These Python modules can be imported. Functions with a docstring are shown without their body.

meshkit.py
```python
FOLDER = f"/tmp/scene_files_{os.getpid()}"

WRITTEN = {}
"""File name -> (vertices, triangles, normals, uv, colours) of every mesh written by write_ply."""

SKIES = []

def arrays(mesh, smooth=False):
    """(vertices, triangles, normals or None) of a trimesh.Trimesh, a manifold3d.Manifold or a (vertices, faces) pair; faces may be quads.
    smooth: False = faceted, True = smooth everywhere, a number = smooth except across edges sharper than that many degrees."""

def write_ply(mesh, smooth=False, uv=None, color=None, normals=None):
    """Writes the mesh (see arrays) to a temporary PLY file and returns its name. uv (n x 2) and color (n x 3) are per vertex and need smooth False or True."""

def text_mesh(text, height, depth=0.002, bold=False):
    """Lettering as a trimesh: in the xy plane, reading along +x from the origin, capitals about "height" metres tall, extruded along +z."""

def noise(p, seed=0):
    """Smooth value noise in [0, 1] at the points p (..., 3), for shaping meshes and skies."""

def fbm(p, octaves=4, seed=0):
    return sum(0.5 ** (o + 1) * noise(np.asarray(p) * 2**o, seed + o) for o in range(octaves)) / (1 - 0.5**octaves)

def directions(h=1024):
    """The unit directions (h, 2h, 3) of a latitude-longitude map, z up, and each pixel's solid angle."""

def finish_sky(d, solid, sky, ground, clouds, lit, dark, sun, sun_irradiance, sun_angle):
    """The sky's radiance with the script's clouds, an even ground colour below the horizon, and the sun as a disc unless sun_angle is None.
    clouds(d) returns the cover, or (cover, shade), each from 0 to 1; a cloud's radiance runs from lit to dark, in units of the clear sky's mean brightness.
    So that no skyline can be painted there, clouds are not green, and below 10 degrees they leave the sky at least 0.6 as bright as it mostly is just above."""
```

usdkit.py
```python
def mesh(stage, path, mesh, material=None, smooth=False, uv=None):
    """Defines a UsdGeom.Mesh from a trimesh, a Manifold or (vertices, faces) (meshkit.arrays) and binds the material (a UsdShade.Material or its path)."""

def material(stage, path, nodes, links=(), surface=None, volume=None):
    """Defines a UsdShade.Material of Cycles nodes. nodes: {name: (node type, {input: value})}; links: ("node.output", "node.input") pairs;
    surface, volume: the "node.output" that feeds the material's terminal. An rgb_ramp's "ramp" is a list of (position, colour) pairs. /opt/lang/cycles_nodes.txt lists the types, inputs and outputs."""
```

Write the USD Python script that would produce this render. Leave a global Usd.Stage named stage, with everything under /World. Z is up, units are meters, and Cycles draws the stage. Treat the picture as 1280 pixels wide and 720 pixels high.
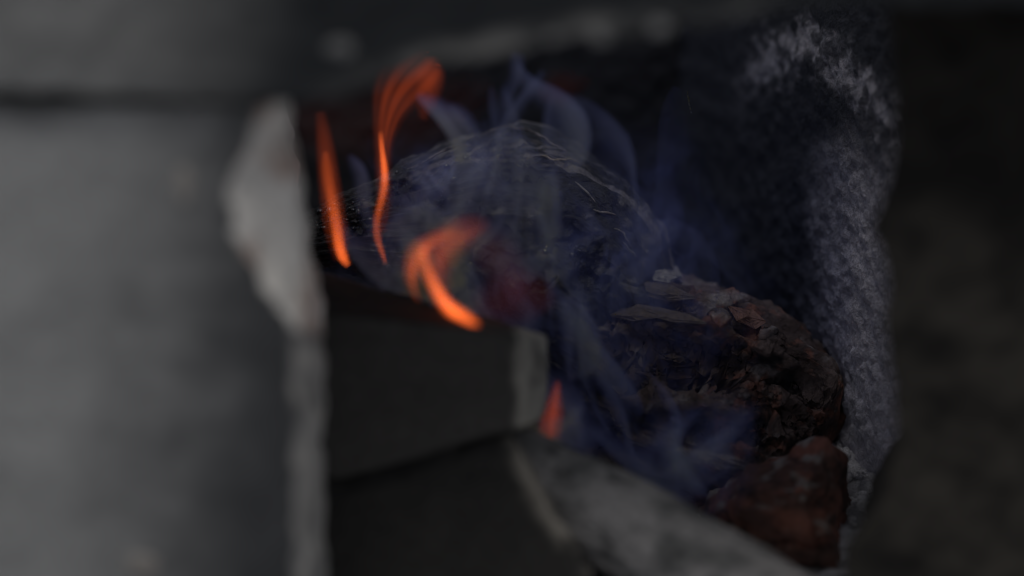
import math
import numpy as np
import trimesh
import manifold3d as m3
import usdkit
from meshkit import fbm, noise
from scipy.spatial import cKDTree
from pxr import Usd, UsdGeom, UsdLux, UsdShade, Gf, Sdf, Vt

rng = np.random.default_rng(11)
stage = Usd.Stage.CreateInMemory()
UsdGeom.SetStageUpAxis(stage, 'Z')
UsdGeom.SetStageMetersPerUnit(stage, 1.0)
UsdGeom.Xform.Define(stage, '/World')
UsdGeom.Scope.Define(stage, '/World/Looks')

# ------------------------------------------------------------------ camera, sky, sun, exposure
PITCH = math.radians(13.0)
REACH, FPX = 1.5, 3840.0
EXPOSURE = -1.02
SKY, SUN, SUN_ANGLE = 0.10, 0.30, 25.0
SUN_DIR = np.array([-0.04, -0.40, 0.86])
FOCUS_Y, FSTOP = 0.325, 1.5
sp, cp = math.sin(PITCH), math.cos(PITCH)
EYE = np.array([0.0, -REACH * cp, 0.204 + REACH * sp])
FWD, UP = np.array([0, cp, -sp]), np.array([0, sp, cp])

cam = UsdGeom.Camera.Define(stage, '/World/camera')
cam.AddTranslateOp().Set(Gf.Vec3d(*EYE))
cam.AddRotateXOp().Set(90.0 - math.degrees(PITCH))
cam.CreateHorizontalApertureAttr(36.0)
cam.CreateFocalLengthAttr(36.0 * FPX / 1280)
cam.CreateFStopAttr(FSTOP)
cam.CreateFocusDistanceAttr((FOCUS_Y + REACH * cp) / cp)
cam.CreateClippingRangeAttr((0.05, 1000.0))
cam.CreateExposureAttr(EXPOSURE)

sd = SUN_DIR / np.linalg.norm(SUN_DIR)
dome = UsdLux.DomeLight.Define(stage, '/World/sky')
dome.GetPrim().SetCustomDataByKey('kind', 'structure')
sky_mat = usdkit.material(stage, '/World/Looks/sky', {
    's': ('sky_texture', {'sky_type': 'single_scattering', 'sun_disc': False, 'sun_elevation': float(math.asin(sd[2])), 'sun_rotation': float(math.atan2(sd[0], sd[1]))}),
    'h': ('hsv', {'saturation': 0.28, 'value': 1.0}),          # a thin white overcast over the blue
    'b': ('background_shader', {'strength': SKY})}, [('s.color', 'h.color'), ('h.color', 'b.color')], surface='b.background')
UsdShade.MaterialBindingAPI.Apply(dome.GetPrim()).Bind(sky_mat)
sun = UsdLux.DistantLight.Define(stage, '/World/sun')
sun.CreateIntensityAttr(SUN)
sun.CreateAngleAttr(SUN_ANGLE)
sun.CreateNormalizeAttr(True)
sun.CreateColorAttr(Gf.Vec3f(1.0, 0.96, 0.9))


# it shines along -z: +z is turned towards the sun
sun.AddTransformOp().Set(Gf.Matrix4d().SetRotate(Gf.Rotation(Gf.Vec3d(0, 0, 1), Gf.Vec3d(*map(float, sd)))))


# ------------------------------------------------------------------ helpers
def P(px, py, y):
    """The point on the plane at depth y that lies in this direction from the eye."""
    d = FWD + (px - 640) / FPX * np.array([1.0, 0, 0]) + (360 - py) / FPX * UP
    return EYE + d * ((y - EYE[1]) / d[1])


def SC(y):
    """Metres per photograph pixel at depth y."""
    return (y - EYE[1]) / cp / FPX


used = {}


def free(path):
    n = used.get(path, 0)
    used[path] = n + 1
    return path if n == 0 else f'{path}_{n:03d}'


def tag(p, label=None, cat=None, group=None, kind=None):
    p = p.GetPrim() if hasattr(p, 'GetPrim') else p
    for k, v in (('label', label), ('category', cat), ('group', group), ('kind', kind)):
        if v:
            p.SetCustomDataByKey(k, v)
    return p


def thing(name, label, cat, loc=(0, 0, 0), group=None, kind=None):
    x = UsdGeom.Xform.Define(stage, free('/World/' + name))
    x.AddTranslateOp().Set(Gf.Vec3d(*map(float, loc)))
    return tag(x, label, cat, group, kind)


def base_of(m):
    b = m.bounds
    return np.array([(b[0][0] + b[1][0]) / 2, (b[0][1] + b[1][1]) / 2, b[0][2]])


def part(parent, name, m, material, albedo=None, smooth=True):
    """One mesh under a thing (or under one of its parts), given in world coordinates."""
    path = free(f'{parent.GetPath()}/{name}')
    inv = UsdGeom.XformCache().GetLocalToWorldTransform(parent).GetInverse()
    off = np.array(inv.ExtractTranslation())
    g = usdkit.mesh(stage, path, (np.asarray(m.vertices) + off, np.asarray(m.faces)), material, smooth=smooth)
    if albedo is not None:
        pv = UsdGeom.PrimvarsAPI(g).CreatePrimvar('albedo', Sdf.ValueTypeNames.Color3fArray, 'vertex')
        pv.Set(Vt.Vec3fArray.FromNumpy(np.clip(albedo, 0.002, 0.9).astype(np.float32)))
    return g.GetPrim()


def sstep(a, b, x):
    t = np.clip((np.asarray(x, float) - a) / (b - a), 0, 1)
    return t * t * (3 - 2 * t)


def lerp(a, b, t):
    t = np.asarray(t)[..., None]
    return np.asarray(a) * (1 - t) + np.asarray(b) * t


def tri(mf):
    m = mf.to_mesh()
    return trimesh.Trimesh(np.array(m.vert_properties[:, :3]), np.array(m.tri_verts), process=True)


def hull(pts):
    return m3.Manifold.hull_points(np.asarray(pts, float).tolist())


Q = np.linalg.qr(np.random.default_rng(4).normal(size=(3, 3)))[0]


def rfbm(p, octv, seed):
    # fbm on turned axes, so that it shows no grain along the block
    return fbm(np.asarray(p) @ Q + 30, octv, seed)


def relax(m, n, f=0.5):
    v = np.array(m.vertices)
    e = m.edges_unique
    deg = np.zeros(len(v))
    np.add.at(deg, e[:, 0], 1)
    np.add.at(deg, e[:, 1], 1)
    for _ in range(n):
        s = np.zeros_like(v)
        np.add.at(s, e[:, 0], v[e[:, 1]])
        np.add.at(s, e[:, 1], v[e[:, 0]])
        v += f * (s / deg[:, None] - v)
    return trimesh.Trimesh(v, m.faces, process=False)


def roughen(m, layers):
    """layers: (scale per metre, amplitude, octaves, seed); pushes each vertex along its normal."""
    n = np.array(m.vertex_normals)
    v = np.array(m.vertices)
    d = np.zeros(len(v))
    for sc, amp, octv, seed in layers:
        d += amp * (rfbm(v * sc + 50, octv, seed) - 0.5) * 2
    return trimesh.Trimesh(v + n * d[:, None], m.faces, process=False)


def stone(mf, size=0.006, soft=5, layers=((25, .004, 4, 1), (120, .0015, 3, 2))):
    m = tri(mf.refine_to_length(size))
    return roughen(relax(m, soft), layers)


def px_of(v):
    """Where points land, in the photograph's pixels (used to lay stains, painted light and hollows on the surfaces they have in the photograph)."""
    d = np.asarray(v) - EYE
    w = d @ FWD
    return 640 + d[:, 0] / w * FPX, 360 - (d @ UP) / w * FPX


# ------------------------------------------------------------------ materials
def surface(name, rough=0.9, fine=(420, 0.35), bump=((90, .6, .004), (500, .5, .001)), spec=0.3, coat=0.0, grain=None):
    nodes = {'a': ('attribute', {'attribute': 'albedo'}), 'g': ('geometry', {}),
             'n': ('noise_texture', {'scale': fine[0], 'detail': 5, 'roughness': 0.65}),
             'r': ('rgb_ramp', {'ramp': [(0.25, (1 - fine[1],) * 3), (0.75, (1 + fine[1],) * 3)]}),
             'm': ('mix', {'mix_type': 'multiply', 'fac': 1.0}),
             'p': ('principled_bsdf', {'roughness': rough, 'specular_ior_level': spec, 'coat_weight': coat, 'coat_roughness': 0.15})}
    links = [('g.position', 'n.vector'), ('n.fac', 'r.fac'), ('a.color', 'm.color1'), ('r.color', 'm.color2'), ('m.color', 'p.base_color')]
    prev = None
    for i, (sc, st, dist) in enumerate(bump):
        nodes[f'bn{i}'] = ('noise_texture', {'scale': sc, 'detail': 6, 'roughness': 0.6})
        nodes[f'b{i}'] = ('bump', {'strength': st, 'distance': dist})
        links += [('g.position', f'bn{i}.vector'), (f'bn{i}.fac', f'b{i}.height')]
        if prev:
            links.append((f'{prev}.normal', f'b{i}.normal'))
        prev = f'b{i}'
    if prev:
        links.append((f'{prev}.normal', 'p.normal'))
    return usdkit.material(stage, '/World/Looks/' + name, nodes, links, surface='p.BSDF')


M_CON = surface('concrete', 0.92, (260, .22), ((60, .25, .003), (350, .5, .0015)))
M_ROCK = surface('sooty_rock', 0.9, (200, .3), ((70, .6, .005), (400, .6, .0015)))
M_CRUST = surface('ash_crust', 0.95, (420, .4), ((140, .9, .005), (420, .9, .0025)))
M_CHAR = surface('charred_wood', 0.42, (500, .5), ((350, .8, .003), (1100, .9, .0012)), spec=0.6)
M_BARK = surface('bark', 0.85, (400, .5), ((180, .8, .003), (700, .7, .0012)))
M_WOOD = surface('raw_wood', 0.8, (300, .35), ((160, .6, .002), (700, .5, .0008)))
M_ASH = surface('ash', 0.97, (700, .4), ((300, .8, .003), (1200, .8, .001)))

# ------------------------------------------------------------------ the setting: ground, walls of the hearth
gx, gy = np.meshgrid(np.linspace(-.45, .45, 200), np.linspace(-.3, .75, 230), indexing='ij')
pts = np.stack([gx.ravel(), gy.ravel(), np.zeros(gx.size)], 1)
h = .007 * (fbm(pts * 22, 4, 5) - .5) * 2 + .0035 * (fbm(pts * 130, 4, 6) - .5) * 2
edge = np.minimum.reduce([gx.ravel() + .45, .45 - gx.ravel(), gy.ravel() + .3, .75 - gy.ravel()])
heap = .036 * np.exp(-((pts[:, 0] - .215) / .05) ** 2 - ((pts[:, 1] - .365) / .085) ** 2)
pts[:, 2] = (h + heap) * sstep(0, .1, edge)
idx = np.arange(gx.size).reshape(gx.shape)
q = np.stack([idx[:-1, :-1], idx[1:, :-1], idx[1:, 1:], idx[:-1, 1:]], -1).reshape(-1, 4)
far = 12.0
ring = [(-.45, -.3), (.45, -.3), (.45, .75), (-.45, .75)]
outer = [(-far, -far), (far, -far), (far, far), (-far, far)]
nv = len(pts)
allv = np.vstack([pts, [(x, y, 0) for x, y in ring], [(x, y, 0) for x, y in outer]])
fq = np.array([[nv + k, nv + 4 + k, nv + 4 + (k + 1) % 4, nv + (k + 1) % 4] for k in range(4)])
f = np.vstack([q[:, [0, 1, 2]], q[:, [0, 2, 3]], fq[:, [0, 1, 2]], fq[:, [0, 2, 3]]])
gm = trimesh.Trimesh(allv, f, process=False)
lit_ash = np.exp(-((allv[:, 0] - .215) / .06) ** 2 - ((allv[:, 1] - .37) / .10) ** 2)      # ash painted paler by the side wall, where light falls from above
g_alb = lerp((.12, .12, .13), (.72, .71, .75), np.clip(sstep(.38, .6, fbm(allv * np.array([60, 60, 1]), 4, 8)) + lit_ash, 0, 1) * (.6 + .4 * sstep(.35, .55, fbm(allv * np.array([240, 240, 1]), 3, 9))))
world = stage.GetPrimAtPath('/World')
gp = part(world, 'ground', gm, M_ASH, g_alb)
tag(gp, 'pale grey ash and grit covering the hearth floor', 'ground', kind='structure')


r3 = np.random.default_rng(91)
lumps = []
for _ in range(520):
    x, y, r = r3.uniform(.14, .235), r3.uniform(.245, .43), .0012 + .0042 * r3.uniform() ** 3
    z = pts[np.argmin((pts[:, 0] - x) ** 2 + (pts[:, 1] - y) ** 2), 2]
    k = trimesh.creation.icosphere(2, 1.0)
    kv = np.array(k.vertices) * r * r3.uniform(.6, 1.4, 3)
    kv *= (1 + .5 * (fbm(kv * 300 + x * 900, 2, 3) - .5))[:, None]
    lumps.append(trimesh.Trimesh(kv + (x, y, z + r * .1), k.faces, process=False))
lm = trimesh.util.concatenate(lumps)
tag(part(world, 'ash', lm, M_ASH, lerp((.30, .30, .33), (.74, .73, .76), sstep(.3, .6, fbm(lm.vertices * 140, 2, 4)))), 'loose pale ash crumbs lying on the hearth floor by the side wall', 'ash', kind='stuff')


def slab_wall(corners, nu, nv_, thick, seedbase, amp1, amp2, normal):
    """A rough masonry face from four corners (bottom-left, bottom-right, top-right, top-left as one looks at it), closed behind."""
    a, b, c, d = map(np.asarray, corners)
    u, v = np.meshgrid(np.linspace(0, 1, nu), np.linspace(0, 1, nv_), indexing='ij')
    p = (a[None, None] * ((1 - u) * (1 - v))[..., None] + b * (u * (1 - v))[..., None] + c * (u * v)[..., None] + d * ((1 - u) * v)[..., None]).reshape(-1, 3)
    n = np.asarray(normal, float)
    disp = amp1 * (fbm(p * 16 + 9, 4, seedbase) - .5) * 2 + amp2 * (fbm(p * 90 + 9, 4, seedbase + 1) - .5) * 2
    front = p + n * disp[:, None]
    back = p - n * thick
    idx = np.arange(nu * nv_).reshape(nu, nv_)
    q = np.stack([idx[:-1, :-1], idx[1:, :-1], idx[1:, 1:], idx[:-1, 1:]], -1).reshape(-1, 4)
    N = nu * nv_
    loop = np.concatenate([idx[:, 0], idx[-1, 1:], idx[-2::-1, -1], idx[0, -2:0:-1]])
    nx = np.roll(loop, -1)
    f = np.vstack([q[:, [0, 1, 2]], q[:, [0, 2, 3]], q[:, [0, 2, 1]] + N, q[:, [0, 3, 2]] + N,
                   np.stack([loop, loop + N, nx], 1), np.stack([nx, loop + N, nx + N], 1)])
    m = trimesh.Trimesh(np.vstack([front, back]), f, process=False)
    trimesh.repair.fix_normals(m)
    return m


BACK_Y, WALL_TOP = .60, .31
bw = slab_wall([(-.40, BACK_Y, -.01), (.32, BACK_Y, -.01), (.32, BACK_Y, WALL_TOP), (-.40, BACK_Y, WALL_TOP)], 220, 130, .12, 20, .010, .004, (0, -1, 0))
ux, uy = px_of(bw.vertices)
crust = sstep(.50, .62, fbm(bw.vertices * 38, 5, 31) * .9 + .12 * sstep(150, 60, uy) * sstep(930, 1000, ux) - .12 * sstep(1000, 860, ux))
bw_alb = lerp((.022, .023, .028), (.30, .29, .31), crust * sstep(900, 990, ux) * .8)  # pale only to the right; the left is black with soot and painted shade
o = thing('back_wall', 'rough back wall of the hearth behind the smoke, black with soot and painted shade', 'wall', base_of(bw))
part(o, 'stone_face', bw, M_CRUST, bw_alb)

sw = slab_wall([(.112, BACK_Y - .012, -.01), (.232, .245, -.01), (.232, .245, WALL_TOP), (.112, BACK_Y - .012, WALL_TOP)], 300, 330, .10, 40, .005, .0035, (-.95, -.31, 0))
vv = np.array(sw.vertices)
nf = 300 * 330
lump = cKDTree(np.random.default_rng(77).uniform((.08, .22, -.02), (.26, .62, .42), (60000, 3))).query(vv[:nf])[0]
vv[:nf] += np.array([-.95, -.31, 0]) * (.0026 * (.5 - np.clip(lump / .0048, 0, 1)) * (.5 + .5 * sstep(.25, .08, vv[:nf, 2])))[:, None]
sw = trimesh.Trimesh(vv, sw.faces, process=False)
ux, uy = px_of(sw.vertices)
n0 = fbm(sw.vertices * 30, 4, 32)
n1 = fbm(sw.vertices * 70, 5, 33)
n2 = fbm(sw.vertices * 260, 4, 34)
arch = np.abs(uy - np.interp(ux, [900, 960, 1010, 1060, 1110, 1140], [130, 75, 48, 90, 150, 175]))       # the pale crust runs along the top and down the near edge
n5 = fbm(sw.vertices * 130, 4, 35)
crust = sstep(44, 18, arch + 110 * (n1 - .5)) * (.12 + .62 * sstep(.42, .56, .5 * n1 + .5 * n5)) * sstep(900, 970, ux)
body = sstep(1000, 1078, ux + 60 * (n0 - .5) - .06 * (uy - 400)) * sstep(140, 270, uy + 80 * (n0 - .5))  # paler near band: light falling off to the left, painted into the wall
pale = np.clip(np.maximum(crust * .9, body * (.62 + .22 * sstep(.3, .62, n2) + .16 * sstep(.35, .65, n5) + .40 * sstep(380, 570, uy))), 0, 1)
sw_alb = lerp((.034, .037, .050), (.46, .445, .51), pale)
o = thing('side_wall', 'grey ash-crusted inner side wall on the right of the log', 'wall', base_of(sw))
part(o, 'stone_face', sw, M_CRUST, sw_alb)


# ------------------------------------------------------------------ the masonry in front
def prism(poly_px, y0, y1, dx=0.0):
    """A block whose front outline (at depth y0) is given; it runs straight back to y1 (its back shifted by dx metres)."""
    front = np.array([P(x, yy, y0) for x, yy in poly_px])
    cs = m3.CrossSection([[(p[0], p[2]) for p in front]], m3.FillRule.NonZero)
    mf = cs.extrude(y1 - y0)
    m = mf.to_mesh()
    v = np.array(m.vert_properties[:, :3])
    w = np.stack([v[:, 0] + dx * v[:, 2] / (y1 - y0), v[:, 2] + y0, v[:, 1]], 1)
    return m3.Manifold(m3.Mesh(w.astype(np.float32), np.array(m.tri_verts)[:, [0, 2, 1]]))


# the concrete block on the left: sooty and painted dimmer towards the opening, its corner broken off
LEFT_X = P(356, 300, 0)[0]
topz = P(200, 133, 0)[2]
blk = hull([(x, y, z) for x, y in ((-.38, 0), (LEFT_X, 0), (P(386, 300, .026)[0], .026), (P(402, 300, .075)[0], .075), (P(392, 300, .11)[0], .11), (P(366, 300, .34)[0], .34), (-.38, .34)) for z in (-.005, topz)])
cut = hull([P(248, 262, -.01), P(292, 140, -.01), P(330, 118, -.01), P(420, 118, -.01), P(420, 410, -.01), P(345, 400, -.01), P(290, 340, -.01),
            P(345, 262, .012), P(345, 120, .016), P(430, 120, .06), P(430, 390, .045), P(365, 395, .008)])
cut2 = hull([P(352, 110, yy) for yy in (-.02, .36)] + [P(376, 200, yy) for yy in (-.02, .36)] + [P(391, 290, yy) for yy in (-.02, .36)] + [P(402, 400, yy) for yy in (-.02, .36)] + [P(470, y_, yy) for yy in (-.02, .36) for y_ in (100, 400)])
def ragged(c, size, amp, seed):
    t = roughen(tri(c.refine_to_length(size)), ((60, amp, 4, seed),))
    return m3.Manifold(m3.Mesh(np.array(t.vertices, np.float32), np.array(t.faces, np.uint32)))
blk = blk - ragged(cut, .008, .006, 57) - cut2
left = stone(blk, .004, 3, ((14, .0022, 3, 51), (60, .0012, 4, 58), (160, .0006, 4, 52)))
lv = np.array(left.vertices)      # the broken right edge is rougher than the cast face
lx_, ly_ = px_of(lv)
lv[:, 0] += .010 * sstep(325, 360, lx_) * (rfbm(lv * np.array([40, 40, 75]), 4, 54) - .5)
left = trimesh.Trimesh(lv, left.faces, process=False)
v = left.vertices
ux, uy = px_of(v)
nn = rfbm(v * 18, 4, 53)
n3 = rfbm(v * 70, 4, 55)
chip_in = (v[:, 1] > .0045) & (v[:, 1] < .11) & (ux > 235) & (uy > 110) & (uy < 415)
soot = np.clip(1.0 * sstep(-60, 380, ux + 260 * (nn - .5) + 60 * (n3 - .5)) * (.45 + .55 * sstep(60, 330, ux + (uy - 430) * .22 + 160 * (n3 - .5))), 0, 1)  # soot by the opening, with the falling-off of daylight painted in
soot = np.maximum(soot, .75 * sstep(200, 130, uy) * sstep(.35, .65, nn))
alb = lerp((.34, .34, .335), (.062, .064, .068), soot) * (.80 + .4 * rfbm(v * 45, 5, 59)[:, None])
side = sstep(.001, .008, v[:, 1]) * (ux > 325)
worn = lerp((.45, .43, .405), (.15, .15, .15), np.clip(sstep(.42, .7, n3) * .7 + .8 * np.exp(-((uy - 410) / 28) ** 2), 0, 1))
alb = lerp(alb, worn, side)
clean = lerp((.80, .765, .72), (.46, .34, .29), sstep(.46, .66, rfbm(v * 55, 4, 56)))
alb = np.where(chip_in[:, None], clean, alb)
o = thing('concrete_block', 'large pale grey concrete block with broken corner, left of the opening', 'block', base_of(left))
part(o, 'block_body', left, M_CON, alb)
# two bare scars on its face
for (cx, cy, rx, ry, sd_) in ((230, 232, 11, 26, 1), (178, 706, 24, 18, 2)):
    c = P(cx, cy, 0)
    s = SC(0)
    k = trimesh.creation.icosphere(4, 1.0)
    vv = np.array(k.vertices) * np.array([rx * s, .0035, ry * s])
    k = roughen(trimesh.Trimesh(vv + c + np.array([0, .0006, 0]), k.faces, process=False), ((200, .0012, 3, 60 + sd_),))
    part(o, 'mortar_crumb', k, M_CON, lerp((.36, .35, .33), (.25, .22, .2), rfbm(k.vertices * 150, 3, 3)))

# the slab laid across the top, its lower edge broken away to the right
lower = [(-160, 118), (60, 122), (240, 128), (345, 128), (405, 126), (440, 112), (475, 97), (520, 84), (575, 76), (640, 62), (690, 50), (745, 42), (790, 46),
         (820, 34), (845, 28), (872, 36), (900, 28), (930, 14), (985, 6), (1060, 0), (1150, 6), (1240, 12), (1460, 10)]
top = [(1460, -130), (-160, -130)]
lx = np.arange(-160, 1461, 11)
ly = np.interp(lx, [p[0] for p in lower], [p[1] for p in lower])
ly = ly + np.where(lx > 350, 20, 3) * (rfbm(np.stack([lx * .035, 0 * lx, 0 * lx + 2], 1), 3, 75) - .5)
slab = prism(list(zip(lx, ly)) + top, -.012, .15)
slab_m = stone(slab, .0048, 2, ((16, .005, 3, 71), (70, .0032, 4, 72)))
v = slab_m.vertices
ux, uy = px_of(v)
low = np.interp(ux, lx, ly)
nn, n3 = rfbm(v * 17, 4, 73), rfbm(v * 75, 4, 74)
soot = np.clip(sstep(40, 390, ux + 150 * (nn - .5)), 0, 1)
alb = lerp((.23, .23, .225), (.022, .0245, .028), soot) * (.75 + .5 * n3[:, None])
edge = sstep(34, 6, low - uy) * sstep(360, 430, ux) * sstep(1000, 880, ux) * (.25 + .75 * sstep(.46, .60, rfbm(v * 38, 4, 76)))
alb = lerp(alb, (.22, .215, .205), edge * .85)
o = thing('concrete_slab', 'sooty concrete slab with a broken lower edge, laid across the top of the opening', 'slab', base_of(slab_m))
part(o, 'slab_body', slab_m, M_CON, alb)
for i, (cx, cy, rx, ry) in enumerate(((425, 60, 20, 12), (750, 44, 13, 10), (690, 47, 8, 6), (826, 34, 14, 10))):
    c, s = P(cx, cy, -.012), SC(0)
    k = trimesh.creation.icosphere(4, 1.0)
    vv = np.array(k.vertices) * np.array([rx * s, .004, ry * s])
    k = roughen(trimesh.Trimesh(vv + c, k.faces, process=False), ((220, .0013, 3, 80 + i),))
    part(o, 'mortar_crumb', k, M_CON, lerp((.22, .22, .22), (.15, .15, .15), rfbm(k.vertices * 150, 3, 3)))

# the dark pillar on the right
edge_r = [(1112, -60), (1114, 60), (1119, 120), (1114, 200), (1113, 235), (1098, 272), (1091, 292), (1105, 310), (1110, 345), (1105, 420), (1114, 480), (1119, 545), (1113, 611), (1100, 640), (1078, 668), (1056, 702), (1046, 850), (1480, 850), (1480, -60)]
pil = prism(edge_r, .04, .20, .035)
pil_m = stone(pil, .0045, 2, ((22, .005, 4, 91), (90, .003, 4, 92)))
v = pil_m.vertices
ux, uy = px_of(v)
nn = fbm(v * 20, 4, 93)
alb = lerp((.012, .011, .010), (.048, .043, .036), sstep(.36, .62, .5 * nn + .5 * fbm(v * 60, 4, 94))) * (.42 + .58 * sstep(60, 380, uy - (ux - 1120) * .5 + 100 * (nn - .5)))[:, None]  # sooty rock; upper right also painted darker for the shadow under the slab
o = thing('stone_pillar', 'dark soot-covered stone pillar on the right of the opening', 'pillar', base_of(pil_m))
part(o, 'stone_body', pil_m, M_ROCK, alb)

# the block inside, below the fire
b1 = hull([P(330, 386, .12), P(480, 396, .12), P(600, 414, .12), P(642, 416, .12), P(690, 418, .20), P(330, 322, .27), P(480, 372, .27), P(600, 416, .27),
           P(330, 612, .12), P(420, 598, .12), P(575, 548, .12), P(650, 533, .12), P(682, 520, .20), P(600, 560, .27), P(330, 560, .27)])
b1m = stone(b1, .004, 3, ((30, .0028, 4, 101), (140, .0014, 3, 102)))
v = b1m.vertices
ux, uy = px_of(v)
n3 = fbm(v * 60, 4, 104)
alb = lerp((.066, .063, .060), (.044, .042, .04), n3)
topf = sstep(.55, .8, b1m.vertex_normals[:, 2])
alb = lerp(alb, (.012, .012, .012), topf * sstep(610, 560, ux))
alb = lerp(alb, (.46, .435, .385), sstep(642, 655, ux + 24 * (n3 - .5)) * (.35 + .65 * sstep(.3, .6, n3)))  # right side painted paler, as lit through the opening
o = thing('stone_block', 'grey stone block below the flames with daylight painted on its right side', 'block', base_of(b1m))
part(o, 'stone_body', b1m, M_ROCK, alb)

# the rougher stone it rests on
b2 = hull([P(330, 616, .135), P(420, 602, .135), P(575, 552, .135), P(640, 538, .135), P(655, 600, .125), P(690, 650, .11), P(745, 722, .09), P(800, 880, .08), P(330, 880, .10),
           P(330, 600, .27), P(640, 560, .27), P(740, 800, .27), P(330, 800, .27)])
b2m = stone(b2, .004, 3, ((28, .006, 4, 111), (120, .002, 4, 112)))
v = b2m.vertices
v[:, 2] = np.maximum(v[:, 2], -.004)
ux, uy = px_of(v)
n3 = fbm(v * 70, 4, 114)
rim = sstep(38, 6, np.interp(uy, [530, 600, 650, 722, 880], [652, 672, 700, 755, 820]) - ux + 40 * (n3 - .5))
alb = lerp(lerp((.036, .034, .032), (.02, .02, .02), n3), (.30, .275, .24), rim * sstep(.35, .6, n3))
o = thing('broken_stone', 'dark broken stone with a pale rough edge beneath the stone block', 'stone', base_of(b2m))
part(o, 'stone_body', b2m, M_ROCK, alb)


# ------------------------------------------------------------------ the wood
def spine(axis, n):
    """axis: (px, py, depth, radius px) -> smooth points and radii in metres."""
    a = np.array(axis, float)
    p = np.array([P(x, yy, y) for x, yy, y, r in a])
    r = np.array([r * SC(y) for x, yy, y, r in a])
    t = np.concatenate([[0], np.cumsum(np.linalg.norm(np.diff(p, axis=0), axis=1))])
    from scipy.interpolate import PchipInterpolator
    s = np.linspace(0, t[-1], n)
    return PchipInterpolator(t, p)(s), PchipInterpolator(t, r)(s), s


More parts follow.
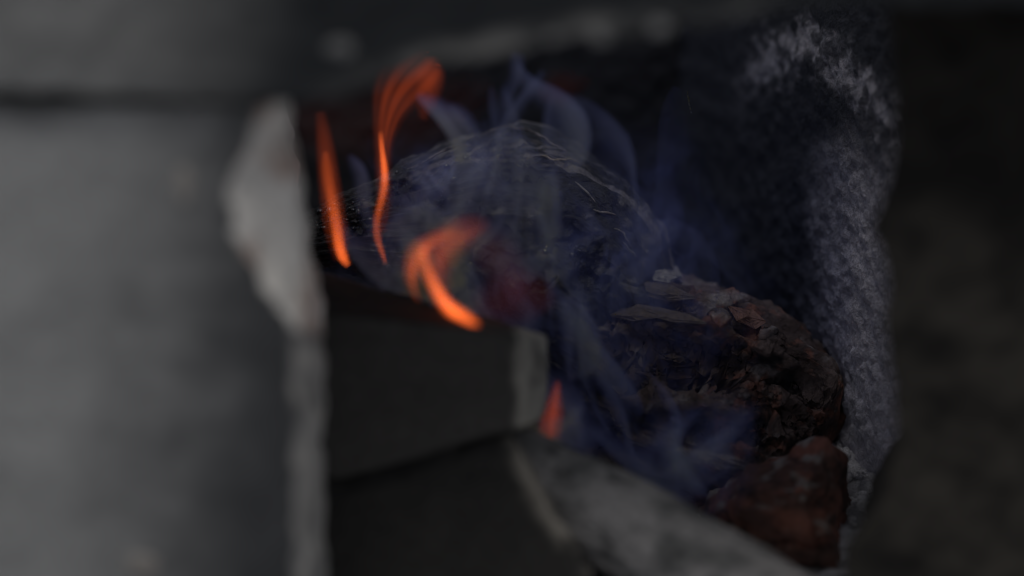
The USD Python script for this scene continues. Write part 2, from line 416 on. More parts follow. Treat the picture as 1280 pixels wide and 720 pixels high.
def log_mesh(axis, n_len, n_ang, disp, squash=1.0, cap=6):
    c, r, s = spine(axis, n_len)
    T = np.gradient(c, axis=0)
    T /= np.linalg.norm(T, axis=1, keepdims=True)
    A = np.cross(T, [0, 0, 1.0])          # sideways
    A /= np.linalg.norm(A, axis=1, keepdims=True)
    B = np.cross(A, T)                    # upwards
    th = np.linspace(0, 2 * np.pi, n_ang, endpoint=False)
    S, TH = np.meshgrid(s, th, indexing='ij')
    R = np.broadcast_to(r[:, None], S.shape)
    d = disp(S, TH, R, s[-1])
    rr = R + d
    v = c[:, None] + rr[..., None] * (np.cos(TH)[..., None] * A[:, None] * squash + np.sin(TH)[..., None] * B[:, None])
    rows = [v.reshape(-1, 3)]
    attr = [np.stack([S.ravel(), TH.ravel(), d.ravel()], 1)]
    i, j = np.meshgrid(np.arange(n_len - 1), np.arange(n_ang), indexing='ij')
    q = np.stack([i * n_ang + j, i * n_ang + (j + 1) % n_ang, (i + 1) * n_ang + (j + 1) % n_ang, (i + 1) * n_ang + j], -1).reshape(-1, 4)
    f = [q[:, [0, 1, 2]], q[:, [0, 2, 3]]]
    tot = n_len * n_ang
    for end, sign in ((0, -1), (n_len - 1, 1)):
        prev = np.arange(n_ang) + end * n_ang
        for k in range(1, cap + 1):
            kk = 1 - k / cap
            ringp = c[end] + (v[end] - c[end]) * kk + T[end] * sign * r[end] * .10 * (1 - kk ** 2)
            ringp = ringp + (T[end] * sign)[None] * ((noise(ringp * 160, 7) - .5) * r[end] * .22 * kk)[:, None]
            rows.append(ringp)
            attr.append(np.stack([np.full(n_ang, s[end]), th, d[end] * kk], 1))
            cur = np.arange(n_ang) + tot
            tot += n_ang
            a0, a1, b0, b1 = prev, np.roll(prev, -1), cur, np.roll(cur, -1)
            f += [np.stack([a0, a1, b1], 1), np.stack([a0, b1, b0], 1)] if sign > 0 else [np.stack([a0, b1, a1], 1), np.stack([a0, b0, b1], 1)]
            prev = cur
    m = trimesh.Trimesh(np.vstack(rows), np.vstack(f), process=False)
    if m.volume < 0:
        m.invert()
    return m, np.vstack(attr), len(v.reshape(-1, 3))


def cells(S, TH, R, cell_s, cell_t, seed, rmean):
    """Cracked plates: (edge distance, cell number) in a plane of (length along the log, arc)."""
    g = np.random.default_rng(seed)
    L, C = S.max(), 2 * np.pi * rmean
    n = int(L / cell_s * C / cell_t) + 4
    p = np.stack([g.uniform(0, L / cell_s, n), g.uniform(0, C / cell_t, n)], 1)
    w = C / cell_t
    al = np.vstack([p, p + [0, w], p - [0, w]])
    x = np.stack([S.ravel() / cell_s, (TH.ravel() / (2 * np.pi)) * w], 1)
    x = x + .35 * np.stack([noise(np.stack([x[:, 0], x[:, 1], 0 * x[:, 0]], 1) * 1.7, seed) - .5, noise(np.stack([x[:, 0], x[:, 1], 0 * x[:, 0] + 5], 1) * 1.7, seed + 1) - .5], 1)
    d, k = cKDTree(al).query(x, k=2)
    return (d[:, 1] - d[:, 0]).reshape(S.shape), (k[:, 0] % n).reshape(S.shape)


def ring_noise(S, TH, R, fs, ft, octv, seed):
    """fbm that closes round the log: fs per metre along it, ft per radius around."""
    p = np.stack([S * fs, np.cos(TH) * ft + 20, np.sin(TH) * ft + 20], -1).reshape(-1, 3)
    return fbm(p, octv, seed).reshape(S.shape)


def ridged(S, TH, R, fs, ft, octv, seed):
    out, a, tot = 0, 1.0, 0
    for o_ in range(octv):
        out = out + a * (1 - np.abs(2 * ring_noise(S, TH, R, fs * 1.9 ** o_, ft * 1.9 ** o_, 1, seed + o_) - 1)) ** 2
        tot += a
        a *= .55
    return out / tot


def gouge(m, spots):
    """Hollows and knobs: (px, py, rx px, ry px, depth m) pushed into the surface that faces the opening."""
    v = np.array(m.vertices)
    n = np.array(m.vertex_normals)
    ux, uy = px_of(v)
    face = sstep(-.05, .3, -(n @ FWD))
    wob = 30 * (fbm(v * 90, 3, 777) - .5)
    for x, yy, rx, ry, dep in spots:
        r = np.sqrt(((ux - x + wob) / rx) ** 2 + ((uy - yy + wob) / ry) ** 2)
        v -= n * (dep * sstep(1, .35, r) * face)[:, None]
    return trimesh.Trimesh(v, m.faces, process=False)


# charred log: humped, glossy black char with fibres along its back
def char_disp(S, TH, R, L):
    e, k = cells(S, TH, R, .013, .009, 201, .05)
    tone = np.random.default_rng(5).uniform(-1, 1, 9000)[k]
    patch = sstep(.42, .6, ring_noise(S, TH, R, 22, 2.2, 3, 230))
    d = .30 * R * (ring_noise(S, TH, R, 20, 1.8, 3, 210) - .5) * 2
    d += patch * (.0022 * sstep(0, .3, e) - .0011 + .0009 * tone)
    d += .006 * (ridged(S, TH, R, 24, 5.5, 4, 211) - .4)
    d += .0045 * (ring_noise(S, TH, R, 45, 15, 4, 213) - .5)
    d += .003 * (ring_noise(S, TH, R, 300, 16, 3, 212) - .5)
    return d


char_axis = [(330, 312, .365, 24), (400, 300, .365, 36), (460, 290, .365, 60), (530, 290, .375, 100), (590, 296, .385, 134), (640, 306, .385, 148), (700, 346, .385, 138), (750, 400, .385, 112), (790, 450, .385, 80), (815, 480, .385, 50)]
cm, ca, nside = log_mesh(char_axis, 360, 520, char_disp)
cm = gouge(cm, [(505, 245, 26, 22, .012), (545, 262, 30, 26, .010), (700, 300, 50, 34, .016), (660, 215, 60, 26, .006), (600, 285, 40, 22, .010), (740, 345, 34, 40, .012), (630, 190, 70, 14, .004), (440, 285, 26, 14, .006)])
ux, uy = px_of(cm.vertices)
fib = ring_noise(ca[:, 0], ca[:, 1], 0, 22, 16, 4, 220)
up = np.sin(ca[:, 1])
alb = lerp((.010, .010, .012), (.034, .034, .040), fbm(cm.vertices * 120, 4, 221))
alb = lerp(alb, (.22, .20, .205), sstep(.54, .64, fib) * sstep(.80, .95, up) * sstep(480, 570, ux) * .85)
spots = fbm(cm.vertices * 85, 4, 222)
alb = lerp(alb, (.16, .15, .155), sstep(.62, .70, spots) * .7)
charred = thing('charred_log', 'humped black charred log smoking and burning above the stone block', 'log', base_of(cm))
char_part = part(charred, 'char', cm, M_CHAR, alb)

# tar blisters that glint, where the surface faces the opening
vis = (np.array(cm.vertex_normals) @ FWD) < -.15
M_TAR = usdkit.material(stage, '/World/Looks/tar', {'p': ('principled_bsdf', {'base_color': (.012, .012, .014), 'roughness': .12, 'specular_ior_level': .9, 'coat_weight': .6})}, surface='p.BSDF')
r2 = np.random.default_rng(31)
bl = []
for (x, yy, rx, ry, n_, big) in ((415, 275, 22, 22, 46, .0016), (458, 268, 26, 22, 60, .0012), (500, 222, 22, 16, 40, .0011), (562, 225, 14, 30, 46, .0010), (590, 235, 30, 40, 30, .0009), (575, 345, 30, 16, 20, .0010), (470, 335, 40, 20, 24, .0010), (640, 350, 50, 40, 26, .0008), (705, 315, 26, 14, 36, .0010)):
    ok = np.nonzero(vis & (((ux - x) / rx) ** 2 + ((uy - yy) / ry) ** 2 < 1))[0]
    if len(ok) == 0:
        continue
    for i_ in r2.choice(ok, n_):
        k = trimesh.creation.icosphere(1, 1.0)
        rr = big * (.25 + 1.1 * r2.uniform() ** 3)
        bl.append(trimesh.Trimesh(np.array(k.vertices) * rr * r2.uniform(.4, 2.0, 3) + cm.vertices[i_] + cm.vertex_normals[i_] * rr * .2, k.faces, process=False))
tag(part(charred, 'tar_blisters', trimesh.util.concatenate(bl), M_TAR), kind='stuff')


def sliver(pts_px, width, thick, seed):
    """A thin lifted splinter of wood along a few points."""
    a = np.array(pts_px, float)
    p = np.array([P(*q_) for q_ in a])
    t = np.concatenate([[0], np.cumsum(np.linalg.norm(np.diff(p, axis=0), axis=1))])
    n = 24
    ss = np.linspace(0, t[-1], n)
    c = np.stack([np.interp(ss, t, p[:, k_]) for k_ in range(3)], 1)
    c += .0012 * (np.stack([noise(np.stack([ss * 260, 0 * ss + seed, 0 * ss + k_ * 9], 1), seed) for k_ in range(3)], 1) - .5)
    T = np.gradient(c, axis=0)
    T /= np.linalg.norm(T, axis=1, keepdims=True)
    A = np.cross(T, FWD)
    A /= np.linalg.norm(A, axis=1, keepdims=True)
    B = np.cross(T, A)
    w = width * np.sin(np.linspace(.12, np.pi - .12, n)) ** .6 * (.6 + .8 * noise(np.stack([ss * 300, 0 * ss, 0 * ss + seed], 1), seed))
    th = np.arange(8) * np.pi / 4
    v = (c[:, None] + (np.cos(th)[None] * w[:, None])[..., None] * A[:, None] + (np.sin(th)[None] * np.minimum(w, thick)[:, None])[..., None] * B[:, None]).reshape(-1, 3)
    i, j = np.meshgrid(np.arange(n - 1), np.arange(8), indexing='ij')
    q = np.stack([i * 8 + j, i * 8 + (j + 1) % 8, (i + 1) * 8 + (j + 1) % 8, (i + 1) * 8 + j], -1).reshape(-1, 4)
    a0 = np.arange(8)
    f = np.vstack([q[:, [0, 1, 2]], q[:, [0, 2, 3]], np.stack([np.full(8, len(v)), np.roll(a0, -1), a0], 1), np.stack([np.full(8, len(v) + 1), a0 + (n - 1) * 8, np.roll(a0, -1) + (n - 1) * 8], 1)])
    m = trimesh.Trimesh(np.vstack([v, c[:1], c[-1:]]), f, process=False)
    if m.volume < 0:
        m.invert()
    return m


def on_surface(m, pts, lift=.001):
    """Depth where the ray through each pixel first meets the mesh (the splinters lie on it)."""
    vx, vy = px_of(m.vertices)
    t = cKDTree(np.stack([vx, vy], 1))
    out = []
    for x, yy in pts:
        near = t.query_ball_point((x, yy), 7) or list(t.query((x, yy), 8)[1])
        out.append((x, yy, m.vertices[near, 1].min() - lift))
    return out


for k_, (pl, w_, tone_) in enumerate((
        ([(676, 193), (692, 200), (708, 199), (722, 200)], 0.00082, (.36, .30, .24)), ([(720, 228), (732, 240), (744, 254)], 0.00075, (.30, .28, .26)),
        ([(742, 262), (756, 266), (770, 268)], 0.00090, (.30, .27, .24)), ([(768, 284), (780, 292), (786, 304)], 0.00082, (.32, .29, .26)),
        ([(778, 302), (786, 312), (796, 322)], 0.00090, (.42, .40, .38)), ([(600, 168), (630, 158), (662, 162), (700, 184)], .0009, (.26, .23, .23)),
        ([(510, 212), (548, 192), (580, 178), (600, 164)], .0010, (.22, .20, .20)), 
        
        )):
    sm = sliver(on_surface(cm, pl, .0002), w_ * .85, .0007, 900 + k_)
    part(charred, 'splinter', sm, M_BARK, lerp(np.array(tone_) * .45, np.array(tone_) * 1.0, sstep(.35, .6, fbm(sm.vertices * 260, 3, 5))))


# bark log to the right of it
def bark_disp(S, TH, R, L):
    e, k = cells(S, TH, R, .030, .014, 301, .055)
    tone = np.random.default_rng(6).uniform(-1, 1, 4000)[k]
    patch = sstep(.40, .6, ring_noise(S, TH, R, 20, 2.0, 3, 330))
    d = .17 * R * (ring_noise(S, TH, R, 12, 1.5, 3, 310) - .5) * 2
    d += patch * (.0035 * sstep(0, .25, e) - .0016 + .0024 * tone)
    d += .017 * (ridged(S, TH, R, 17, 3.4, 5, 311) - .45)
    d += .010 * (ring_noise(S, TH, R, 40, 9, 4, 315) - .5)
    d += .003 * (ring_noise(S, TH, R, 240, 14, 3, 312) - .5)
    return d


bark_axis = [(690, 400, .375, 92), (740, 428, .375, 110), (810, 470, .365, 128), (880, 512, .35, 138), (940, 550, .34, 134), (985, 582, .335, 112), (1004, 596, .33, 84)]
bm, ba, _ = log_mesh(bark_axis, 340, 480, bark_disp)
bm = gouge(bm, [(882, 458, 84, 40, .034), (800, 446, 50, 34, .022), (820, 384, 60, 16, .010), (830, 408, 70, 9, -.007), (960, 520, 30, 70, .014), (700, 520, 40, 40, .012), (905, 400, 34, 12, -.006), (1000, 500, 40, 60, .008), (760, 480, 50, 24, .010), (830, 500, 60, 22, -.006), (900, 540, 60, 26, .012), (960, 430, 30, 20, -.006), (745, 540, 50, 26, .012)])
ux, uy = px_of(bm.vertices)
e, k = cells(ba[:, :1], ba[:, 1:2], 0, .030, .014, 301, .055)
e = e[:, 0]
tone = np.random.default_rng(8).uniform(0, 1, 4000)[k[:, 0]]
n3 = fbm(bm.vertices * 90, 4, 320)
n4 = fbm(bm.vertices * np.array([35, 35, 110]), 4, 321)
alb = lerp((.046, .031, .025), (.145, .107, .092), np.clip(.25 * tone + 2.2 * (n4 - .42), 0, 1))
alb = lerp(alb, (.20, .085, .055), sstep(.55, .68, n3) * sstep(840, 900, ux) * .8)
alb = lerp(alb, (.012, .011, .011), sstep(.58, .70, fbm(bm.vertices * 55, 4, 323)))
alb = lerp(alb, (.012, .011, .011), sstep(800, 690, ux + 90 * (n3 - .5)))
alb = lerp(alb, (.26, .23, .21), sstep(.60, .70, fbm(bm.vertices * np.array([40, 40, 110]), 4, 322)) * .75)
barklog = thing('bark_log', 'brown log with cracked flaking bark lying towards the side wall', 'log', base_of(bm))
bark_p = part(barklog, 'bark', bm, M_BARK, alb)


def flake(pts_px, m, thick, seed, lift=.003):
    """A curled plate of bark standing a little off the log; its outline in pixels."""
    from shapely.geometry import Polygon
    ol = Polygon(pts_px).buffer(3).buffer(-1.5)
    ext = np.array(ol.exterior.coords)[:-1]
    cx = ext.mean(0)
    rings = [cx[None] + (ext - cx) * r_ for r_ in (1.0, .8, .55, .3)]
    surf = [np.array([P(*q_) for q_ in on_surface(m, r_, lift)]) for r_ in rings]
    ctr = np.array([P(*on_surface(m, [tuple(cx)], lift)[0])])
    n = len(ext)
    top_ = np.vstack(surf + [ctr])
    top_ = top_ + ((noise(top_ * 260, seed) - .5) * .0016)[:, None] * FWD
    bot = top_ + FWD * thick
    f = []
    a0 = np.arange(n)
    for r_ in range(3):
        A_, B_ = a0 + r_ * n, a0 + (r_ + 1) * n
        f += [np.stack([A_, np.roll(A_, -1), B_], 1), np.stack([np.roll(A_, -1), np.roll(B_, -1), B_], 1)]
    L_ = a0 + 3 * n
    f.append(np.stack([L_, np.roll(L_, -1), np.full(n, 4 * n)], 1))
    f = np.vstack(f)
    N = len(top_)
    f = np.vstack([f, f[:, ::-1] + N, np.stack([a0, a0 + N, np.roll(a0, -1)], 1), np.stack([np.roll(a0, -1), a0 + N, np.roll(a0, -1) + N], 1)])
    mm = trimesh.Trimesh(np.vstack([top_, bot]), f, process=False)
    trimesh.repair.fix_normals(mm)
    return mm


for k_, (pl, tone_) in enumerate((
        ([(764, 394), (790, 380), (826, 386), (860, 394), (882, 404), (850, 404), (820, 396), (790, 400)], (.12, .095, .08)), ([(812, 340), (826, 331), (845, 334), (852, 346), (836, 352), (818, 349)], (.26, .245, .25)),
        ([(776, 362), (800, 352), (836, 356), (868, 372), (840, 376), (806, 368)], (.11, .088, .075)), ([(912, 384), (940, 388), (956, 402), (944, 410), (922, 400)], (.20, .11, .08)))):
    fm = flake(pl, bm, .0022, 950 + k_, .0012)
    part(barklog, 'bark_flake', fm, M_BARK, lerp(np.array(tone_) * .7, np.array(tone_) * 1.2, fbm(fm.vertices * 200, 3, 7)), smooth=False)


# reddish end piece in front of it
chunk_px = [(866, 632), (896, 606), (945, 588), (990, 566), (1030, 552), (1048, 575), (1056, 620), (1068, 660), (1082, 700), (1080, 790), (980, 790), (915, 700)]
rk = hull([P(x, yy, .222 + .0005 * abs(x - 975)) for x, yy in chunk_px] + [P(960, 640, .196), P(1010, 620, .198), P(1020, 690, .190), P(1050, 720, .195), P(930, 640, .208)] + [P(x * .9 + 97, yy * .9 + 66, .30) for x, yy in chunk_px])
rkm = gouge(stone(rk, .0024, 8, ((30, .010, 4, 401), (110, .0035, 4, 402), (420, .0009, 3, 403))), [(1000, 600, 40, 10, .005), (1025, 650, 12, 50, .005), (960, 625, 40, 16, .005), (985, 680, 60, 9, .004)])
n3, n4 = fbm(rkm.vertices * 45, 4, 420), fbm(rkm.vertices * np.array([30, 30, 90]), 4, 422)
alb = lerp((.21, .085, .060), (.10, .052, .042), sstep(.38, .62, n4))
alb = lerp(alb, (.022, .016, .014), sstep(.05, .0, np.abs(n3 - .5)) * .85)
alb = lerp(alb, (.24, .21, .19), sstep(.56, .66, fbm(rkm.vertices * 110, 3, 421)) * sstep(.2, .7, rkm.vertex_normals[:, 2]))
redp = thing('wood_chunk', 'reddish brown chunk of wood at the lower right end of the log', 'wood', base_of(rkm))
part(redp, 'wood_body', rkm, M_WOOD, alb)


# grey branch across the foreground
def grey_disp(S, TH, R, L):
    return .13 * R * (ring_noise(S, TH, R, 12, 1.4, 3, 510) - .5) * 2 + .004 * (ring_noise(S, TH, R, 30, 5, 4, 511) - .5) + .002 * (ring_noise(S, TH, R, 200, 8, 3, 512) - .5)


grey_axis = [(610, 560, .19, 46), (680, 602, .175, 52), (760, 648, .155, 60), (850, 700, .135, 64), (940, 752, .11, 66), (1040, 812, .085, 66)]
wm, wa, _ = log_mesh(grey_axis, 200, 220, grey_disp)
n3 = fbm(wm.vertices * 60, 4, 520)
alb = lerp((.12, .12, .12), (.27, .26, .26), sstep(.3, .65, n3))
alb = lerp(alb, (.06, .06, .06), .7 * sstep(.58, .75, fbm(wm.vertices * 95, 4, 521)))
grey = thing('grey_branch', 'ash-grey weathered branch slanting down across the bottom foreground', 'branch', base_of(wm))
part(grey, 'branch_body', wm, M_WOOD, alb)


# ------------------------------------------------------------------ flames and smoke
from scipy.interpolate import CubicSpline


def ribbon(line, n=60, k=17, streak=None, power=1.5, skew=0):
    """A closed body of gas that thins out towards its sides. line: (px, py, depth, half width px, half thickness px)."""
    a = np.array(line, float)
    p = np.array([P(x, yy, y) for x, yy, y, *_ in a])
    sc = np.array([SC(y) for y in a[:, 2]])
    t = np.concatenate([[0], np.cumsum(np.linalg.norm(np.diff(p, axis=0), axis=1))])
    ss = np.linspace(0, t[-1], n)
    c = CubicSpline(t, p)(ss)
    from scipy.interpolate import PchipInterpolator
    w, d = PchipInterpolator(t, a[:, 3] * sc)(ss), PchipInterpolator(t, a[:, 4] * sc)(ss)
    T = np.gradient(c, axis=0)
    T /= np.linalg.norm(T, axis=1, keepdims=True)
    W = np.cross(T, FWD)
    W /= np.linalg.norm(W, axis=1, keepdims=True)
    D = np.cross(W, T)
    x = np.linspace(-1, 1, k)
    prof = np.maximum((1 - x ** 2) ** power, 1e-3)
    if skew:          # one clear edge, the other fading away
        xs = x * skew
        prof = np.maximum(((1 + xs) / 2) ** .7 * ((1 - xs) / 2) ** 2.4 * 4.4, 1e-3)
    if streak is not None:
        prof = prof[None] * (1 + streak[1] * np.sin(streak[0] * x[None] + 1.3 + 2.2 * np.linspace(0, 1, n)[:, None]))
    prof = np.broadcast_to(prof, (n, k))
    up_ = c[:, None] + W[:, None] * (w[:, None] * x[None])[..., None] + D[:, None] * (d[:, None] * prof)[..., None]
    dn = c[:, None] + W[:, None] * (w[:, None] * x[None])[..., None] - D[:, None] * (d[:, None] * prof)[..., None]
    ringv = np.concatenate([up_, dn[:, ::-1]], 1)
    kk = 2 * k
    i, j = np.meshgrid(np.arange(n - 1), np.arange(kk), indexing='ij')
    q = np.stack([i * kk + j, i * kk + (j + 1) % kk, (i + 1) * kk + (j + 1) % kk, (i + 1) * kk + j], -1).reshape(-1, 4)
    v = np.vstack([ringv.reshape(-1, 3), c[:1], c[-1:]])
    a0 = np.arange(kk)
    N = n * kk
    f = np.vstack([q[:, [0, 1, 2]], q[:, [0, 2, 3]], np.stack([np.full(kk, N), np.roll(a0, -1), a0], 1), np.stack([np.full(kk, N + 1), a0 + N - kk, np.roll(a0, -1) + N - kk], 1)])
    m = trimesh.Trimesh(v, f, process=False)
    if m.volume < 0:
        m.invert()
    return m


def glow(name, color, strength):
    return usdkit.material(stage, '/World/Looks/' + name, {'v': ('principled_volume', {'density': 0.0, 'emission_color': color, 'emission_strength': strength})}, volume='v.volume')


M_FLAME = glow('flame', (1.0, .150, .028), 240.0)
M_DULL = glow('dull_flame', (1.0, .13, .03), 9.0)
M_EMBER = glow('ember_glow', (1.0, .12, .03), .6)


def flame(name, label, lines, group=None):
    meshes = [(pn, ribbon(l, streak=st), mt) for pn, l, mt, st in lines]
    o = thing(name, label, 'flame', base_of(meshes[0][1]), kind=None)
    for pn, m, mt in meshes:
        part(o, pn, m, mt)


F = .27
flame('flame', 'tall thin orange flame before the charred log, fanning out dimly under the slab', [
    ('tongue', [(482, 330, F, 2, 2), (477, 314, F, 4, 3), (471, 292, F, 6, 2.4), (473, 265, F, 6, 2.8), (480, 235, F, 6, 4.6), (480, 207, F, 4.5, 10), (477, 182, F, 2.5, 8), (476, 165, F, 2, 2)], M_FLAME, None),
    ('tail', [(476, 290, F + .01, 9, 6), (480, 240, F + .01, 11, 14), (479, 190, F + .01, 12, 22), (484, 150, F + .01, 20, 26), (497, 115, F + .015, 34, 26), (517, 90, F + .02, 42, 26), (536, 72, F + .02, 34, 12)], M_DULL, (14, .6)),
    ('tail', [(528, 150, F + .01, 6, 4), (535, 118, F + .012, 18, 16), (538, 95, F + .014, 20, 24), (538, 72, F + .016, 10, 10)], M_DULL, None)])
flame('flame', 'leaning orange flame at the left end of the charred log beside the concrete block', [
    ('tongue', [(436, 332, F, 5, 3), (428, 320, F, 8, 9), (423, 298, F, 9, 6.5), (419, 272, F, 9, 3.6), (414, 245, F, 9, 2.2), (409, 215, F, 9, 1.2), (407, 190, F, 4, 1)], M_FLAME, None),
    ('tail', [(428, 325, F + .01, 12, 8), (419, 280, F + .01, 17, 24), (412, 230, F + .01, 16, 26), (406, 180, F + .01, 13, 18), (400, 140, F + .01, 8, 5)], M_DULL, None)])
G = .17
flame('flame', 'bright curling orange flame licking from the top of the stone block, the biggest flame', [
    ('tongue', [(602, 413, .128, 2, 3), (592, 407, .13, 9, 12), (577, 397, .135, 12, 13), (558, 381, .145, 10, 11), (543, 358, .155, 9, 8), (533, 335, .16, 8, 5), (529, 316, .165, 6, 3), (532, 304, .17, 3, 1)], M_FLAME, (4, .25)),
    ('tongue', [(524, 376, G, 2, 1), (516, 356, G, 7, 2), (516, 336, G, 12, 3.2), (524, 316, G, 15, 3.2), (538, 303, G + .005, 12, 2), (556, 294, G + .01, 8, 1.5), (572, 288, G + .015, 4, .5)], M_FLAME, (7, .45)),
    ('tail', [(560, 366, G, 10, 8), (547, 338, G, 22, 28), (554, 312, G + .005, 26, 40), (574, 294, G + .01, 24, 34), (594, 284, G + .01, 18, 16), (612, 282, G + .01, 8, 4)], M_DULL, (6, .35))])
flame('flame', 'small red flame glimpsed between the stone block and the grey branch', [
    ('tongue', [(688, 548, .212, 14, 16), (690, 522, .212, 16, 44), (694, 500, .212, 10, 40), (697, 476, .212, 4, 6)], M_DULL, (8, .4))])
flame('ember_glow', 'dull red glow of embers under the charred log behind the big flame', [
    ('glow', [(590, 392, .165, 14, 14), (620, 378, .17, 36, 60), (652, 370, .175, 42, 60), (690, 384, .18, 14, 8)], M_EMBER, None),
    ('glow', [(590, 300, .18, 22, 24), (620, 320, .18, 34, 50), (640, 350, .18, 26, 40), (650, 380, .18, 8, 6)], M_EMBER, None)])
flame('ember_glow', 'faint dark red glow under the slab beside the concrete block', [
    ('glow', [(360, 130, .3, 18, 8), (395, 150, .3, 50, 18), (440, 160, .3, 56, 16), (500, 150, .3, 60, 20), (560, 130, .3, 50, 16), (620, 110, .3, 20, 4)], M_EMBER, None)])
flame('ember_glow', 'small faint red glow high under the slab above the smoke', [
    ('glow', [(672, 118, .33, 10, 4), (700, 110, .33, 28, 26), (724, 104, .33, 18, 14), (742, 100, .33, 6, 3)], M_EMBER, None)])


# smoke: one drifting plume, with strands of its own
def smoke_density(puffs, color, ):
    nodes = {'g': ('geometry', {}),
             'w': ('noise_texture', {'scale': 16.0, 'detail': 2}),
             'ws': ('vector_math', {'math_type': 'multiply_add', 'vector2': (.075, .075, .075), 'vector3': (0, 0, 0)}),
             'mp': ('mapping', {'scale': (1.0, .6, .42)}),
             'n': ('noise_texture', {'scale': 60.0, 'detail': 5, 'roughness': .55, 'distortion': 1.0}),
             'mr': ('map_range', {'range_type': 'smoothstep', 'clamp': True, 'from_min': .46, 'from_max': .64, 'to_min': .04, 'to_max': 1.0}),
             'dm': ('math', {'math_type': 'multiply'}),
             'sc': ('vector_math', {'math_type': 'scale', 'vector1': color}),
             'v': ('volume_coefficients', {'scatter_coeffs': (0, 0, 0), 'absorption_coeffs': (1.0, 0.8, 0), 'emission_coeffs': (0, 0, 0), 'anisotropy': 0.0})}
    links = [('g.position', 'w.vector'), ('w.color', 'ws.vector1'), ('g.position', 'ws.vector3'), ('ws.vector', 'mp.vector'), ('mp.vector', 'n.vector'),
             ('n.fac', 'mr.value'), ('mr.result', 'dm.value1'), ('dm.value', 'sc.scale'), ('sc.vector', 'v.scatter_coeffs')]
    prev = None
    for i, (x, yy, y, rx, ry, depth, dens) in enumerate(puffs):
        c = P(x, yy, y)
        s = SC(y)
        nodes[f's{i}'] = ('vector_math', {'math_type': 'subtract', 'vector2': tuple(c)})
        nodes[f'm{i}'] = ('vector_math', {'math_type': 'divide', 'vector2': (rx * s, depth, ry * s)})
        nodes[f'l{i}'] = ('vector_math', {'math_type': 'length'})
        nodes[f'r{i}'] = ('map_range', {'range_type': 'smoothstep', 'clamp': True, 'from_min': 1.0, 'from_max': .15, 'to_min': 0.0, 'to_max': dens})
        links += [('ws.vector', f's{i}.vector1'), (f's{i}.vector', f'm{i}.vector1'), (f'm{i}.vector', f'l{i}.vector1'), (f'l{i}.value', f'r{i}.value')]
        if prev is None:
            prev = f'r{i}.result'
        else:
            nodes[f'a{i}'] = ('math', {'math_type': 'add'})
            links += [(prev, f'a{i}.value1'), (f'r{i}.result', f'a{i}.value2')]
            prev = f'a{i}.value'
    links.append((prev, 'dm.value2'))
    return usdkit.material(stage, '/World/Looks/smoke_plume', nodes, links, volume='v.volume')


PUFFS = [(632, 240, .27, 125, 125, .05, 125), (680, 330, .26, 85, 140, .05, 80), (745, 440, .24, 95, 105, .045, 160), (840, 570, .22, 140, 85, .05, 130),
         (470, 310, .27, 110, 70, .045, 75), (860, 280, .34, 180, 250, .08, 12), (650, 120, .33, 120, 60, .06, 26), (950, 480, .24, 100, 130, .05, 22)]
SMOKE_C = (.33, .38, 1.0)
M_PLUME = smoke_density(PUFFS, SMOKE_C)
dom = []
for x, yy, y, rx, ry, depth, dens in PUFFS:
    c, s = P(x, yy, y), SC(y)
    k = trimesh.creation.icosphere(2, 1.15)
    dom.append(m3.Manifold(m3.Mesh((np.array(k.vertices) * np.array([rx * s, depth, ry * s]) + c).astype(np.float32), np.array(k.faces).astype(np.uint32))))
plume = tri(m3.Manifold.batch_hull(dom))
smoke = thing('smoke', 'thin blue-violet smoke curling up round the burning log', 'smoke', base_of(plume), kind='stuff')
part(smoke, 'plume', plume, M_PLUME, smooth=False)
M_WISP = usdkit.material(stage, '/World/Looks/smoke_wisp', {'v': ('volume_coefficients', {'scatter_coeffs': tuple(c_ * 66.0 for c_ in SMOKE_C), 'absorption_coeffs': (0, 0, 0), 'emission_coeffs': (0, 0, 0)})}, volume='v.volume')
S = .24
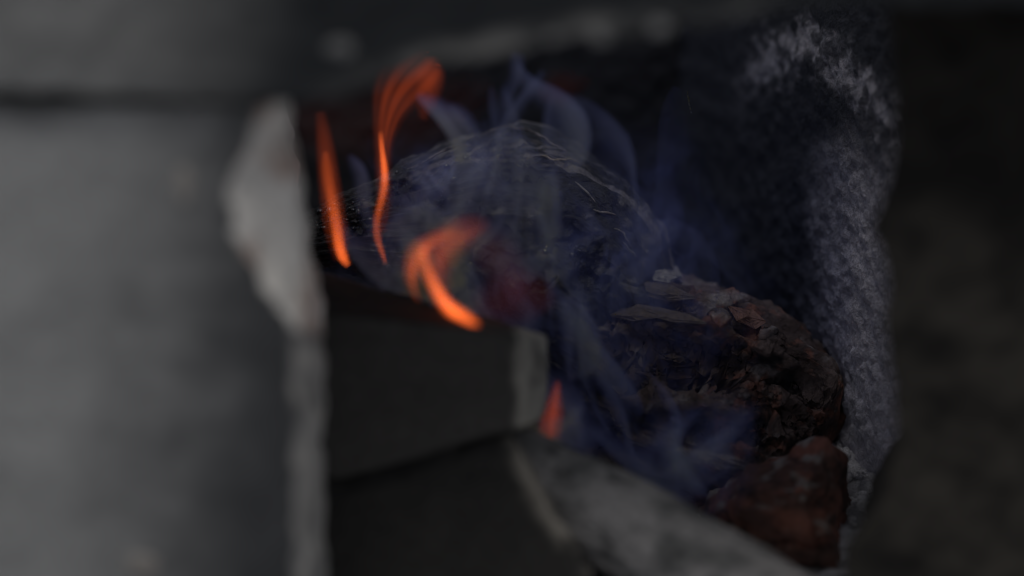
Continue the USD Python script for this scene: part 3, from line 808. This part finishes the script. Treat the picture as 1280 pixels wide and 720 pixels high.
WISPS = [   # the line, and on which side its clear edge lies
    ([(584, 205, S, 12, 8), (580, 178, S, 18, 22), (566, 150, S, 18, 28), (544, 130, S, 14, 20), (522, 118, S, 5, 4)], -1),
    ([(606, 196, S, 8, 4), (596, 166, S, 12, 12), (580, 144, S, 12, 14), (562, 130, S, 6, 4)], -1),
    ([(642, 66, S, 6, 3), (646, 92, S, 12, 6), (664, 112, S, 16, 8), (690, 130, S, 22, 9), (708, 158, S, 30, 16), (712, 188, S, 26, 16), (704, 214, S, 12, 4)], -1),
    ([(628, 150, S, 8, 2), (632, 118, S, 12, 4), (644, 90, S, 10, 4), (650, 68, S, 5, 2)], 1),
    ([(690, 128, S, 12, 1), (735, 146, S, 20, 3), (766, 178, S, 22, 6), (784, 204, S, 12, 7), (792, 232, S, 4, 6), (797, 268, S, 3, 5), (800, 300, S, 2, 2)], -1),
    ([(434, 196, S, 5, 3), (446, 214, S, 12, 14), (452, 240, S, 13, 12), (456, 270, S, 8, 3)], -1),
    ([(420, 270, S, 8, 4), (450, 310, S, 18, 14), (490, 346, S, 22, 16), (530, 374, S, 18, 12), (570, 396, S, 8, 4)], 1),
    ([(566, 330, S, 6, 3), (556, 296, S, 16, 12), (530, 276, S, 24, 16), (506, 282, S, 20, 12), (488, 306, S, 8, 3)], 1),
    ([(700, 376, S - .01, 10, 6), (716, 416, S - .01, 22, 16), (742, 456, S - .01, 26, 18), (776, 490, S - .01, 20, 10), (800, 520, S - .01, 8, 3)], -1),
    ([(710, 470, S - .01, 8, 4), (736, 440, S - .01, 18, 10), (726, 404, S - .01, 18, 10), (706, 372, S - .01, 8, 3)], 1),
    ([(884, 622, .19, 6, 3), (858, 604, .19, 18, 14), (836, 576, .19, 24, 20), (832, 548, .19, 20, 16), (850, 524, .19, 16, 8), (880, 504, .19, 8, 3)], 1),
    ([(820, 600, .19, 6, 3), (856, 586, .19, 14, 10), (890, 566, .19, 18, 12), (920, 540, .19, 14, 6), (940, 516, .19, 6, 2)], -1),
    ([(650, 350, S, 14, 8), (664, 300, S, 34, 9), (656, 250, S, 46, 11), (630, 206, S, 46, 11), (610, 170, S, 22, 4)], 1),
    ([(560, 300, S, 8, 4), (584, 250, S, 28, 7), (590, 212, S, 30, 7), (580, 182, S, 10, 4)], -1),
    ([(700, 210, S, 8, 4), (690, 250, S, 20, 10), (700, 300, S, 22, 10), (720, 350, S, 18, 8), (736, 390, S, 8, 3)], 1),
    ([(800, 360, .3, 8, 1), (826, 300, .3, 24, 1.6), (848, 230, .32, 30, 1.2), (845, 160, .33, 24, 1), (850, 110, .34, 10, .5)], -1),
    ([(780, 320, .28, 6, 3), (815, 292, .28, 18, 2.5), (850, 296, .28, 20, 2.5), (880, 330, .28, 18, 2), (890, 380, .28, 6, 2)], -1),
    ([(740, 530, .2, 8, 3), (780, 560, .2, 20, 10), (820, 590, .2, 24, 14), (850, 616, .2, 16, 8), (870, 634, .2, 6, 3)], 1),
]
r4 = np.random.default_rng(23)
for x0, y0, rise, lean in ((560, 320, 170, 40), (600, 300, 190, 30), (650, 330, 220, -20), (690, 300, 180, 10), (610, 240, 150, 60), (720, 500, 160, -40), (760, 540, 190, -50),
                           (800, 590, 150, -70), (850, 620, 150, -30), (690, 420, 200, -30), (480, 350, 130, -30), (540, 350, 150, -30)):
    a_, ph, dep = r4.uniform(8, 18), r4.uniform(0, 6.3), S - .01 + r4.uniform(-.015, .015)
    t_ = np.linspace(0, 1, 8)
    bell = np.sin(np.pi * (.06 + .88 * t_))
    WISPS.append(([(x0 + lean * q_ + a_ * math.sin(ph + 5.2 * q_) * q_ ** .6, y0 - rise * q_, dep, 2.5 + 9 * b_ * (.5 + q_), 1 + 7 * b_) for q_, b_ in zip(t_, bell)], r4.choice([-1, 1])))
for w, side_ in WISPS:
    part(smoke, 'wisp', ribbon(w, n=48, skew=side_), M_WISP)

stage.SetDefaultPrim(stage.GetPrimAtPath('/World'))
